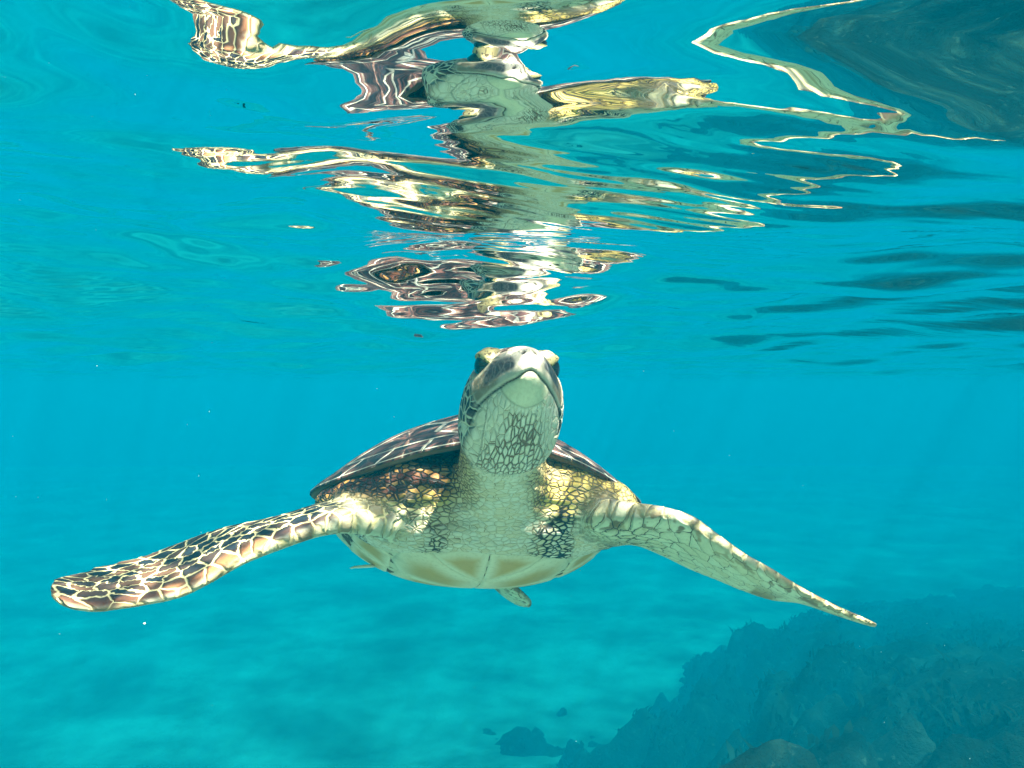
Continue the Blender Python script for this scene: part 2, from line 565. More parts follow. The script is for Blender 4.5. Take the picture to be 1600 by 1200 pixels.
# --- union of the lofts into one continuous skin
def build_body():
    bm_v, bm_f, off = [], [], 0
    for V, F, reg, pr in PARTS:
        bm_v.append(V); bm_f += [tuple(i + off for i in f) for f in F]; off += len(V)
    me = np_mesh("raw", np.vstack(bm_v), bm_f)
    bm = bmesh.new(); bm.from_mesh(me)
    bmesh.ops.recalc_face_normals(bm, faces=bm.faces); bm.to_mesh(me); bm.free()
    o = bpy.data.objects.new("raw", me); scene.collection.objects.link(o)
    md = o.modifiers.new("r", 'REMESH'); md.mode = 'VOXEL'; md.voxel_size = 0.0045; md.use_smooth_shade = True
    dg = bpy.context.evaluated_depsgraph_get()
    m2 = bpy.data.meshes.new_from_object(o.evaluated_get(dg))
    nv = len(m2.vertices)
    co = np.zeros(nv * 3); m2.vertices.foreach_get("co", co); co = co.reshape(-1, 3)
    ed = np.zeros(len(m2.edges) * 2, dtype=np.int64); m2.edges.foreach_get("vertices", ed); ed = ed.reshape(-1, 2)
    deg = np.bincount(ed.ravel(), minlength=nv).astype(float)
    def lap(A):
        r = np.zeros_like(A)
        for k in range(A.shape[1]):
            r[:, k] = np.bincount(ed[:, 0], weights=A[ed[:, 1], k], minlength=nv) + np.bincount(ed[:, 1], weights=A[ed[:, 0], k], minlength=nv)
        return r / deg[:, None]
    # nearest source vertex gives region and parameters
    srcV = np.vstack([p[0] for p in PARTS]); srcR = np.concatenate([np.full(len(p[0]), p[2]) for p in PARTS]); srcP = np.vstack([p[3] for p in PARTS])
    kd = KDTree(len(srcV))
    for i, v in enumerate(srcV): kd.insert(v, i)
    kd.balance()
    near = np.array([kd.find(c)[1] for c in co])
    reg = srcR[near]; par = srcP[near].copy()
    # blend the junctions: smooth strongly where regions meet
    onehot = np.stack([(reg == k) for k in range(5)], 1).astype(float)
    w = onehot.copy()
    for i in range(16): w = 0.5 * w + 0.5 * lap(w)
    junc = 1 - (w.max(1) - 0.5) * 2
    wb = w[:, 0]
    j = np.clip(junc * 1.6, 0, 1) ** 0.7
    j = np.maximum(j, wb * 0.8)
    j[(w[:, 4] > .9)] = 0
    for it in range(100):
        co += (lap(co) - co) * (0.6 * j)[:, None]
    for it in range(3):
        co += (lap(co) - co) * 0.35
    for it in range(6):                                    # parameters: steps out
        p2 = lap(par)
        same = (np.abs(p2 - par).max(1) < 0.02)
        par[same] = 0.5 * par[same] + 0.5 * p2[same]
    for i in range(6): w = 0.5 * w + 0.5 * lap(w)
    m2.vertices.foreach_set("co", co.astype(np.float32).ravel())
    set_attr(m2, "par", par); set_attr(m2, "wa", w[:, 0:3]); set_attr(m2, "wb", np.stack([w[:, 3], w[:, 4], w[:, 4] * 0], 1))
    m2.update()
    o.modifiers.clear(); o.data = m2
    sb = o.modifiers.new("s", 'SUBSURF'); sb.levels = 1; sb.render_levels = 1
    dg = bpy.context.evaluated_depsgraph_get()
    m3 = bpy.data.meshes.new_from_object(o.evaluated_get(dg))
    bpy.data.objects.remove(o)
    return m3

def read_attr(me, name):
    a = np.zeros(len(me.vertices) * 3, dtype=np.float32)
    me.attributes[name].data.foreach_get("vector", a)
    return a.reshape(-1, 3).astype(float)

TB = P(755, 930, 1.75)
turtle = bpy.data.objects.new("sea_turtle", None)
turtle.location = BO + np.array([0, 0, -0.2])
link(turtle)
tag(turtle, "green sea turtle swimming head-on just beneath the water surface", "turtle")
bpy.context.view_layer.update()
TINV = Matrix.Translation(-turtle.location)
def part(name, me, parent=None, label=None):
    """Meshes are modelled in world coordinates; children keep their place."""
    o = bpy.data.objects.new(name, me)
    o.parent = parent or turtle
    if parent is None: o.matrix_parent_inverse = TINV
    scene.collection.objects.link(o)
    if label: o["label"] = label
    return o

def skin_material():
    N = Nodes("turtle_skin")
    pf, hp, wt = N.attr("pf"), N.attr("hp"), N.attr("wt")
    cell, alt, line, prm = N.attr("cellc"), N.attr("altc"), N.attr("linec"), N.attr("prm")
    p = N.pos()
    jit = N.vmath('SUBTRACT', N.noise(p, 40.0, 2.0, 0.5, col=True), (.5, .5, .5))
    pf2 = N.vmath('ADD', pf, N.scale(jit, 0.35))
    hp2 = N.vmath('ADD', hp, N.scale(jit, 0.35))
    pb2 = N.vmath('ADD', N.vmath('MULTIPLY', p, (70.0, 80.0, 120.0)), N.scale(jit, 0.6))
    dF = N.voro(pf2, '2D', 'DISTANCE_TO_EDGE', 1.0, 0.9)[0]
    dH = N.voro(hp2, '3D', 'DISTANCE_TO_EDGE')[0]
    dB = N.voro(pb2, '3D', 'DISTANCE_TO_EDGE')[0]
    cF = N.sep(N.voro(pf2, '2D', 'F1', 1.0, 0.9)[1])[0]
    cH = N.sep(N.voro(hp2, '3D', 'F1')[1])[0]
    cB = N.sep(N.voro(pb2, '3D', 'F1')[1])[0]
    d = N.vmath('DOT_PRODUCT', wt, N.comb(dF, dH, dB))
    r = N.vmath('DOT_PRODUCT', wt, N.comb(cF, cH, cB))
    lw, alt_amt, halo = N.sep(prm)
    n1 = N.noise(p, 25.0, 3.0, 0.6); n2 = N.noise(p, 140.0, 3.0, 0.6)
    lw2 = N.math('MULTIPLY', N.math('MAXIMUM', lw, .002), N.ss(n1, 0.3, 0.7, 0.45, 1.5))
    m = N.ss(d, N.math('MULTIPLY', lw2, 0.55), N.math('MULTIPLY', lw2, 1.45))
    # each scale: own colour, paler towards its rim
    c = N.mix(N.math('MULTIPLY', N.ss(r, 0.35, 0.8), alt_amt, clamp=True), cell, alt)
    rim = N.math('MULTIPLY', N.math('SUBTRACT', 1.0, N.ss(d, lw2, N.math('ADD', lw2, 0.17))), halo)
    c = N.mix(rim, c, alt)
    c = N.mix(N.ss(n2, 0.35, 0.75, 0.0, 0.30), c, N.mix(0.5, c, (0.30, 0.24, 0.15), 'MULTIPLY'))
    col = N.mix(m, line, c)
    hgt = N.math('ADD', N.math('MULTIPLY', N.ss(d, 0.0, 0.20), N.math('MULTIPLY', lw, 22.0, clamp=True)), N.math('MULTIPLY', n2, 0.22))
    return N.principled(col, 0.52, 0.22, N.bump(hgt, 0.0042, 0.9))

def seg_dist(t, l, pts):
    d = np.full(t.shape, 9.0)
    for (a, b) in zip(pts[:-1], pts[1:]):
        ax, ay = a; bx, by = b
        L2 = (bx - ax) ** 2 + (by - ay) ** 2
        s = np.clip(((t - ax) * (bx - ax) + (l - ay) * (by - ay)) / L2, 0, 1)
        d = np.minimum(d, np.hypot(t - ax - s * (bx - ax), l - ay - s * (by - ay)))
    return d

EYE_T, EYE_L, EYE_H, EYE_R = 0.150, 0.0400, 0.037, 0.0250

def finish_body(me):
    n = len(me.vertices)
    co = np.zeros(n * 3, dtype=np.float32); me.vertices.foreach_get("co", co); co = co.reshape(-1, 3).astype(float)
    no = np.zeros(n * 3, dtype=np.float32); me.vertices.foreach_get("normal", no); no = no.reshape(-1, 3).astype(float)
    par = read_attr(me, "par"); wa = read_attr(me, "wa"); wbb = read_attr(me, "wb")
    wB, wL, wR, wH2, wHd = wa[:, 0], wa[:, 1], wa[:, 2], wbb[:, 0], wbb[:, 1]
    wF = wL + wR + wH2
    q = co - HO
    t, l, h = q @ HF, q @ HS, q @ HU
    al = np.abs(l)
    bq = co - BO
    bx, bv, bh = bq @ BS, bq @ BF, bq @ BU
    nh = no @ HU; nl = no @ HS; nf = no @ HF
    # ---- head relief
    ishead = smoothstep(.02, .06, t) * (wHd > .3)
    disp = np.zeros(n)
    # mouth line: height of the gape along t (upper beak hooks at the tip)
    mouth_h = np.interp(t, [.06, .10, .14, .18, .21, .228, .25], [-.046, -.036, -.029, -.027, -.029, -.033, -.034])
    mouth_h = mouth_h + .007 * np.exp(-(al / .013) ** 2) * smoothstep(.18, .21, t)
    dm = np.abs(h - mouth_h)
    inm = smoothstep(.085, .10, t) * ishead
    disp -= 0.0026 * np.exp(-(dm / .0026) ** 2) * inm
    disp += 0.0012 * np.exp(-((h - mouth_h - .010) / .008) ** 2) * inm * smoothstep(.15, .2, t)
    disp -= 0.0012 * smoothstep(.002, -.004, h - mouth_h) * smoothstep(-.03, -.012, h - mouth_h) * inm
    # eye sockets and brow
    de = np.sqrt((t - EYE_T) ** 2 + (al - EYE_L) ** 2 + (h - EYE_H) ** 2)
    disp -= 0.012 * np.exp(-(de / .020) ** 2) * ishead
    db = np.sqrt((t - .148) ** 2 + (al - .042) ** 2 + (h - .060) ** 2)
    disp += 0.006 * np.exp(-(db / .018) ** 2) * ishead
    # nostrils
    dn = np.sqrt(((al - .0085 + (h - .004) * .35) * 1.5) ** 2 + (h - .004) ** 2) + 1.0 * (t < .215)
    disp -= 0.004 * np.exp(-(dn / .0045) ** 2) * ishead
    # skin folds on the neck
    nt = smoothstep(.03, -.02, t) * wB * smoothstep(.30, .24, bv * 0 + np.linalg.norm(co - H(0, 0, 0), axis=1))
    disp += 0.0014 * np.sin((co[:, 2] * 1.0 + co[:, 1] * 0.35 + 0.02 * fbm(co[:, 0] * 9, co[:, 2] * 9, 2, 3)) * 210) * nt
    # wrinkles where the flippers meet the chest
    sh = smoothstep(.02, .3, wF) * smoothstep(.98, .6, wF)
    disp += 0.0010 * np.sin((co[:, 0] * 1.0 + co[:, 2] * 1.2 + .03 * fbm(co[:, 0] * 12, co[:, 2] * 12, 2, 8)) * 190) * sh
    co2 = co + no * disp[:, None]
    me.vertices.foreach_set("co", co2.astype(np.float32).ravel())
    # ---- pigment
    def mixc(A, b, w):
        return A * (1 - w)[:, None] + np.asarray(b)[None, :] * w[:, None]
    ones = np.ones(n)
    cell = np.tile([.74, .64, .48], (n, 1)); alt = np.tile([.68, .50, .28], (n, 1)); line = np.tile([.30, .20, .10], (n, 1))
    lw = np.full(n, .014); aamt = np.full(n, .6); halo = np.full(n, .3)
    fn = fbm(co[:, 0] * 14 + 5, co[:, 2] * 14 + co[:, 1] * 11, 4, 77)
    # shoulders and back of the neck: yellow scaly skin, left patch mixes brown pigment with painted shade
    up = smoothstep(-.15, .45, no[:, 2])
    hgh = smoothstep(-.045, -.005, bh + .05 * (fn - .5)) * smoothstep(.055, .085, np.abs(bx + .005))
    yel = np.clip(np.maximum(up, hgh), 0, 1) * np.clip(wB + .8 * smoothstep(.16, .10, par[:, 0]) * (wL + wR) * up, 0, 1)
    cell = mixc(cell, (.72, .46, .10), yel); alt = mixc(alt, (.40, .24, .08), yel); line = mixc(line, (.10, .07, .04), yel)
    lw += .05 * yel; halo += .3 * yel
    brown = wB * np.maximum(up, hgh) * smoothstep(-.03, -.07, bx) * smoothstep(-.02, .015, bh + .06 * (fn - .5))
    cell = mixc(cell, (.075, .016, .008), brown); alt = mixc(alt, (.60, .25, .06), brown); line = mixc(line, (.03, .015, .01), brown)
    lw += .10 * brown; aamt = aamt + .35 * brown; halo = halo * (1 - brown)
    nside = wB * smoothstep(.35, .85, np.abs(no @ BS)) * smoothstep(-.05, .02, bh) * smoothstep(.20, .14, np.abs(bx))
    cell = mixc(cell, (.60, .43, .17), nside * .8); line = mixc(line, (.14, .09, .05), nside); lw = lw + .03 * nside
    crp = np.sin((co[:, 2] + co[:, 1] * .35 + .03 * fbm(co[:, 0] * 9, co[:, 2] * 9, 3, 3)) * 210 + 6 * (fn - .5))
    crs = smoothstep(.55, 1.0, crp) * wB * smoothstep(-.08, -.02, bh) * smoothstep(.10, .16, bv) * smoothstep(.5, .25, np.abs(no @ BS)) * smoothstep(.38, .6, fn)
    cell = mixc(cell, (.34, .24, .13), crs * .75); alt = mixc(alt, (.30, .2, .1), crs * .75)
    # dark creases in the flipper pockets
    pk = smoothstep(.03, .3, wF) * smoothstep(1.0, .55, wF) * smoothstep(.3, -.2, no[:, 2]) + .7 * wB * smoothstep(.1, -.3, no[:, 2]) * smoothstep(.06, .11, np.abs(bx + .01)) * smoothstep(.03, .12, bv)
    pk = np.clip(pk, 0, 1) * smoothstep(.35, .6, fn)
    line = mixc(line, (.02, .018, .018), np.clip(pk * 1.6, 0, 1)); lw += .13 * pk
    # flippers
    s, w = par[:, 0], par[:, 1]; cfrac = par[:, 2]
    dors = smoothstep(-.012, .012, w)
    vent = 1 - dors
    tipw = smoothstep(.13, .23, s)
    fc = np.tile([.70, .66, .44], (n, 1)); fa = np.tile([.60, .50, .27], (n, 1)); fl = np.tile([.05, .04, .03], (n, 1))
    blot = smoothstep(.52, .66, fn) * smoothstep(.25, .8, cfrac)
    fc = mixc(fc, (.22, .14, .06), blot * .85); fa = mixc(fa, (.35, .2, .08), blot * .8)
    dc = np.tile([.012, .014, .019], (n, 1)); da = np.tile([.055, .030, .022], (n, 1)); dl = np.tile([.84, .63, .30], (n, 1))
    lead = smoothstep(.035, .012, w)
    tip2 = smoothstep(.30, .52, s)
    da2 = mixc(da, (.34, .13, .05), np.clip(lead * .8 + tip2 * .25, 0, 1))
    dc2 = mixc(dc, (.13, .045, .022), lead * (.35 + .5 * tip2))
    near = 1 - tipw
    dc2 = mixc(dc2, (.26, .20, .14), near * .75); da2 = mixc(da2, (.55, .42, .2), near * .7)
    frk = smoothstep(-.050, -.020, w) * smoothstep(.012, -.004, w) * smoothstep(.56, .64, fbm(s * 60 + 3, w * 70, 2, 43))
    fc = mixc(fc, (.20, .11, .05), frk * .9); dc2 = mixc(dc2, (.20, .11, .05), frk * .5)
    fcell = mixc(fc, (0, 0, 0), ones * 0) * vent[:, None] + dc2 * dors[:, None]
    falt = fa * vent[:, None] + da2 * dors[:, None]
    fline = fl * vent[:, None] + dl * dors[:, None]
    flw = (.030 - .016 * tipw) * vent + .070 * dors
    W = np.clip(wF, 0, 1)
    cell = cell * (1 - W)[:, None] + fcell * W[:, None]; alt = alt * (1 - W)[:, None] + falt * W[:, None]; line = line * (1 - W)[:, None] + fline * W[:, None]
    lw = lw * (1 - W) + flw * W; aamt = aamt * (1 - W) + (.5 * vent + .9 * dors) * W; halo = halo * (1 - W) + (.2 * vent + .40 * dors) * W
    # head
    hc = np.tile([.74, .65, .50], (n, 1)); ha = np.tile([.66, .56, .36], (n, 1)); hl = np.tile([.34, .25, .16], (n, 1))
    hlw = np.full(n, .013); haa = np.full(n, .4); hh = np.full(n, .2)
    above = smoothstep(-.002, .004, h - mouth_h)
    side = smoothstep(.45, .75, np.abs(nl)) * smoothstep(.125, .10, t) * smoothstep(-.055, -.035, h)
    side = np.maximum(side, smoothstep(.045, .055, al) * smoothstep(.155, .13, t) * smoothstep(-.040, -.028, h) * smoothstep(.0, .02, t))
    hc = mixc(hc, (.018, .022, .03), side); ha = mixc(ha, (.06, .05, .04), side); hl = mixc(hl, (.62, .58, .42), side); hlw += .090 * side; haa += .4 * side
    top = smoothstep(.2, .6, nh) * smoothstep(.015, .04, h)
    hc = mixc(hc, (.22, .10, .085), top); ha = mixc(ha, (.30, .17, .12), top); hl = mixc(hl, (.66, .58, .42), top); hlw += .04 * top
    # beak: pale front, slate sides
    bk = above * smoothstep(.135, .15, t) * smoothstep(.5, .2, nh)
    hl = mixc(hl, (.5, .45, .36), bk); hlw = hlw * (1 - bk)
    hc = mixc(hc, (.58, .49, .37), bk); ha = mixc(ha, (.48, .42, .32), bk); haa *= (1 - bk)
    slate = bk * smoothstep(.016, .021, al + .012 * (fn - .5)) * smoothstep(.010, .017, h - mouth_h + .010 * (fn - .5)) * smoothstep(.058, .052, al)
    tan = bk * smoothstep(.034, .042, al) * smoothstep(.003, .007, h - mouth_h)
    hc = mixc(hc, (.24, .15, .075), tan * .8)
    hc = mixc(hc, (.030, .032, .040), slate * .95); hl = mixc(hl, (.035, .037, .045), slate)
    jawc = (1 - above) * smoothstep(.182, .190, t - .25 * al)
    hc = mixc(hc, (.68, .62, .42), jawc); hlw = hlw * (1 - jawc); haa *= (1 - jawc)
    # throat net
    thr = (1 - above) * smoothstep(.182, .168, t) * smoothstep(.016, -.012, al - .018 - .26 * np.clip(.175 - t, 0, .12)) * smoothstep(.30, .55, fn + .15) * smoothstep(-.03, .03, t) * smoothstep(-.02, -.04, h)
    hl = mixc(hl, (.20, .12, .07), thr); hlw += .050 * thr
    # lines: mouth, edge of the chin plate, nostrils, pale rim round the beak
    ml = np.exp(-(dm / .0016) ** 2) * inm
    cp = np.exp(-((t - .187 - .25 * al) / .0018) ** 2) * (1 - above) * smoothstep(.04, .036, al) * ishead
    no_ = np.exp(-(dn / .0046) ** 4)
    dark = np.clip(ml * 1.2 + cp * .4 + no_ * 1.5, 0, 1)
    hc = mixc(hc, (.03, .02, .015), dark); ha = mixc(ha, (.03, .02, .015), dark)
    ring = np.exp(-((de - .032) / .0028) ** 2) * smoothstep(.0, .02, h)
    hc = mixc(hc, (.66, .58, .36), ring * .8)
    sock = np.exp(-(de / .024) ** 4)
    hc = mixc(hc, (.05, .05, .05), sock * .8); 
    # darker, wider scale lines in the skin pockets between arm and lower shell
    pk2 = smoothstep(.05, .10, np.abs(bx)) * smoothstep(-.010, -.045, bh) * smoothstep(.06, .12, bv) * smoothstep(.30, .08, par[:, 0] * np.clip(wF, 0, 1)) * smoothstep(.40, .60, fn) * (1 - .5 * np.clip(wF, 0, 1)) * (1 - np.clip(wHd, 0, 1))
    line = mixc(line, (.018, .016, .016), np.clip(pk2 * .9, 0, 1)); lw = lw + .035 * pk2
    Wh = np.clip(wHd, 0, 1)
    cell = cell * (1 - Wh)[:, None] + hc * Wh[:, None]; alt = alt * (1 - Wh)[:, None] + ha * Wh[:, None]; line = line * (1 - Wh)[:, None] + hl * Wh[:, None]
    lw = lw * (1 - Wh) + hlw * Wh; aamt = aamt * (1 - Wh) + haa * Wh; halo = halo * (1 - Wh) + hh * Wh
    # ---- pattern coordinates
    ws = np.where(np.abs(w) < .045, w * .75, np.sign(w) * (.03375 + (np.abs(w) - .045) * 1.15))
    pf = np.stack([s / .030 + wR * 17, ws / .024 + dors * .0, np.zeros(n)], 1)
    stretch = 1 - .55 * thr
    hp = np.stack([t * 46, l * 150, h * 56], 1)
    hp_side = np.stack([t * 44, l * 40, h * 56], 1)
    hp = np.where((al > .050)[:, None] | (h > .01)[:, None], hp_side, hp)
    wt = np.stack([W, Wh, np.clip(1 - W - Wh, 0, 1)], 1)
    wt /= wt.sum(1)[:, None]
    for nm in ("par", "wa", "wb"):
        me.attributes.remove(me.attributes[nm])
    set_attr(me, "pf", pf); set_attr(me, "hp", hp); set_attr(me, "wt", wt)
    set_attr(me, "cellc", cell); set_attr(me, "altc", alt); set_attr(me, "linec", line)
    set_attr(me, "prm", np.stack([lw, aamt, halo], 1))
    me.polygons.foreach_set("use_smooth", np.ones(len(me.polygons), dtype=bool))
    me.update()

body = build_body()
finish_body(body)
body.materials.append(skin_material())
body.name = "body"
body_o = part("body", body)

# ------------------------------------------------------------------ eyes
def eye_parts():
    ring = 22
    Ne = Nodes("turtle_eye")
    Ne.principled((.008, .008, .009), 0.08, 0.6)
    Nl = Nodes("turtle_eyelid")
    p = Nl.pos()
    c = Nl.mix(Nl.ss(Nl.noise(p, 130.0, 3.0, .6), .50, .60), (.50, .40, .17), (.12, .08, .04))
    Nl.principled(c, .5, .2, Nl.bump(Nl.noise(p, 160.0, 2.0), .002, .6))
    Nd = Nodes("turtle_lower_lid")
    Nd.principled(Nd.mix(Nd.ss(Nd.noise(Nd.pos(), 120.0, 2.0), .42, .58), (.05, .055, .06), (.35, .32, .2)), .5, .2)
    for sg in (-1, 1):
        c0 = H(EYE_T, sg * EYE_L, EYE_H)
        out = unit(HS * sg * .92 + HF * .30 - HU * .10)      # the way the eye looks
        upv = unit(HU * .80 + HF * .55 - HS * sg * .1); upv = unit(upv - out * (upv @ out))
        back = np.cross(out, upv)
        bm = bmesh.new()
        bmesh.ops.create_uvsphere(bm, u_segments=28, v_segments=18, radius=EYE_R)
        for v in bm.verts: v.co = Vector(c0 + np.array(v.co))
        me = bpy.data.meshes.new("eye"); bm.to_mesh(me); bm.free()
        me.polygons.foreach_set("use_smooth", np.ones(len(me.polygons), dtype=bool))
        me.materials.append(Ne.m); part("eye", me)
        # lids: thick shells over the upper and lower part of the ball, with folds
        for nm, a0, a1, r0, fold in (("upper_eyelid", .46, 2.4, 1.15, .05), ("lower_eyelid", -2.0, -.80, 1.09, .03)):
            nu, nv = 30, 16
            V = []
            for side in (1, 0):
                for j in range(nv):
                    a = a0 + (a1 - a0) * j / (nv - 1)
                    for i in range(nu):
                        b = -1.45 + 2.9 * i / (nu - 1)
                        e0, e1 = (a0 * math.cos(b), a1) if a0 > 0 else (a0, a1 * math.cos(b))
                        a = e0 + (e1 - e0) * j / (nv - 1)
                        rr = EYE_R * ((r0 + fold * math.sin(j * 1.3) * .35 - .10 * (abs(b) / 1.45) ** 3) if side else .98)
                        if side and j in (0, nv - 1): rr = EYE_R * 1.03
                        d = out * math.cos(a) * math.cos(b) + upv * math.sin(a) * math.cos(b) + back * math.sin(b)
                        V.append(c0 + d * rr)
            F = []
            S = nu * nv
            for j in range(nv - 1):
                for i in range(nu - 1):
                    k = j * nu + i
                    F.append((k, k + 1, k + nu + 1, k + nu)); F.append((S + k, S + k + nu, S + k + nu + 1, S + k + 1))
            for i in range(nu - 1):
                F.append((i, S + i, S + i + 1, i + 1)); k = (nv - 1) * nu + i
                F.append((k, k + 1, S + k + 1, S + k))
            for j in range(nv - 1):
                k = j * nu; F.append((k, k + nu, S + k + nu, S + k)); k = j * nu + nu - 1
                F.append((k, S + k, S + k + nu, k + nu))
            me = np_mesh(nm, V, F)
            bm = bmesh.new(); bm.from_mesh(me); bmesh.ops.recalc_face_normals(bm, faces=bm.faces); bm.to_mesh(me); bm.free()
            me.materials.append(Nl.m if nm[0] == "u" else Nd.m); part(nm, me)
eye_parts()

# ------------------------------------------------------------------ shell
RW, RFRONT, RREAR = .346, .37, .47
def rim_height(x, v):
    """height of the carapace edge: arched up over the neck."""
    ang = np.arctan2(np.abs(x) / RW, v / RFRONT)
    return .012 + .085 * np.exp(-(ang / .75) ** 2) - .02 * smoothstep(2.0, 3.1, ang)

def disc_to_plan(a, b):
    """unit disc (a across, b forward) -> plan x, v (blunt front, narrow rear)."""
    v = np.where(b > 0, b * RFRONT, b * RREAR)
    taper = np.where(b > 0, 1 + .06 * b, 1 - .10 * b * b)
    return a * RW * taper, v

def carapace_pt(a, b, off=0.0):
    rho = np.hypot(a, b)
    x, v = disc_to_plan(a, b)
    sc = np.maximum(rho, 1e-6)
    xr, vr = disc_to_plan(a / sc, b / sc)
    rim = rim_height(xr, vr)
    k = np.clip(rho, 0, 1)
    h = rim * k ** 2.0 + (.208) * (1 - k ** 1.75) ** 0.92 + .010 * np.exp(-(a / .12) ** 2) * (1 - k ** 4)
    h = h + .006 * smoothstep(.90, 1.0, k)
    return B(x, v, h + off)

def plate(name, me_parent, poly, fn, mat, thick, gap, nring=7, per=44, seed=0, inset_center=None, label=None):
    """One scute: a polygon in disc coordinates laid on the surface fn(a,b,off)."""
    poly = np.array(poly, float)
    ctr = poly.mean(0)
    L = np.linalg.norm(np.roll(poly, -1, 0) - poly, axis=1); cum = np.concatenate([[0], np.cumsum(L)])
    ss = np.linspace(0, cum[-1], per, endpoint=False)
    bd = []
    for s in ss:
        i = np.searchsorted(cum, s, side='right') - 1; f = (s - cum[i]) / max(L[i], 1e-9)
        bd.append(poly[i] * (1 - f) + poly[(i + 1) % len(poly)] * f)
    bd = np.array(bd)
    dirn = bd - ctr
    dl = np.linalg.norm(dirn, axis=1)
    bd = ctr + dirn * np.maximum(1 - gap / np.maximum(dl, 1e-6), .5)[:, None]
    rr = np.random.default_rng(seed)
    V, UV = [], []
    prof = [(0.0, 1.0)] + [(k, 1.0) for k in np.linspace(.25, .93, nring - 2)] + [(1.0, .35), (1.0, -1.2)]
    for k, hgt in prof:
        pts = ctr + (bd - ctr) * k
        if k == 0: pts = pts[:1]
        V.append(fn(pts[:, 0], pts[:, 1], thick * hgt * (1 + .35 * (1 - k))))
        ang = np.linspace(0, 1, len(pts), endpoint=False)
        UV.append(np.stack([ang, np.full(len(pts), k if hgt > 0 else 1.25), np.full(len(pts), float(seed))], 1))
    V = np.vstack(V); UV = np.vstack(UV)
    F = [(0, 1 + j, 1 + (j + 1) % per) for j in range(per)]
    for i in range(len(prof) - 2):
        o1 = 1 + i * per; o2 = o1 + per
        F += [(o1 + j, o2 + j, o2 + (j + 1) % per, o1 + (j + 1) % per) for j in range(per)]
    me = np_mesh(name, V, F)
    bm = bmesh.new(); bm.from_mesh(me); bmesh.ops.recalc_face_normals(bm, faces=bm.faces); bm.to_mesh(me); bm.free()
    c3 = fn(ctr[None, 0], ctr[None, 1], 0.0)[0]
    # radial frame: direction from the growth centre, in plan
    d = V - c3
    set_attr(me, "suv", np.stack([d @ BS, d @ BF, np.full(len(V), float(seed))], 1))
    set_attr(me, "srk", UV)
    me.materials.append(mat)
    return part(name, me, me_parent, label)

def scute_material():
    N = Nodes("carapace_scute")
    sv = N.sep(N.attr("suv")); kk = N.sep(N.attr("srk"))
    ang = N.math('ARCTAN2', sv[0], sv[1])
    r = N.vmath('LENGTH', N.comb(sv[0], sv[1], 0.0))
    streak = N.noise(N.comb(N.math('MULTIPLY', ang, 1.7), N.math('ADD', N.math('MULTIPLY', r, 6.0), N.math('MULTIPLY', N.noise(N.pos(), 30.0, 2.0), 0.9)), N.math('MULTIPLY', sv[2], 7.3)), 1.6, 4.0, 0.6)
    p = N.pos()
    blot = N.noise(p, 18.0, 4.0, 0.6); fine = N.noise(p, 120.0, 3.0, 0.6)
    c = N.mix(N.ss(streak, 0.40, 0.58), (.012, .010, .013), (.11, .040, .030))
    c = N.mix(N.ss(N.math('MULTIPLY', streak, N.math('ADD', blot, .5)), 0.58, 0.72, 0, .75), c, (.50, .36, .26))
    c = N.mix(N.ss(blot, .55, .75, 0, .6), c, (.012, .02, .022))
    c = N.mix(N.math('MULTIPLY', N.ss(kk[1], .93, .985, 0, .8), N.ss(kk[1], 1.01, 1.06, 1, 0)), c, (.62, .56, .42))
    c = N.mix(N.ss(fine, .4, .8, 0, .3), c, (.10, .09, .06))
    return N.principled(c, .48, .15, N.bump(N.math('ADD', fine, streak), .0015, .5))

def seam_material():
    N = Nodes("shell_seam")
    c = N.mix(N.ss(N.noise(N.pos(), 30.0, 3.0), .4, .7), (.80, .75, .58), (.55, .48, .32))
    return N.principled(c, .6, .2)

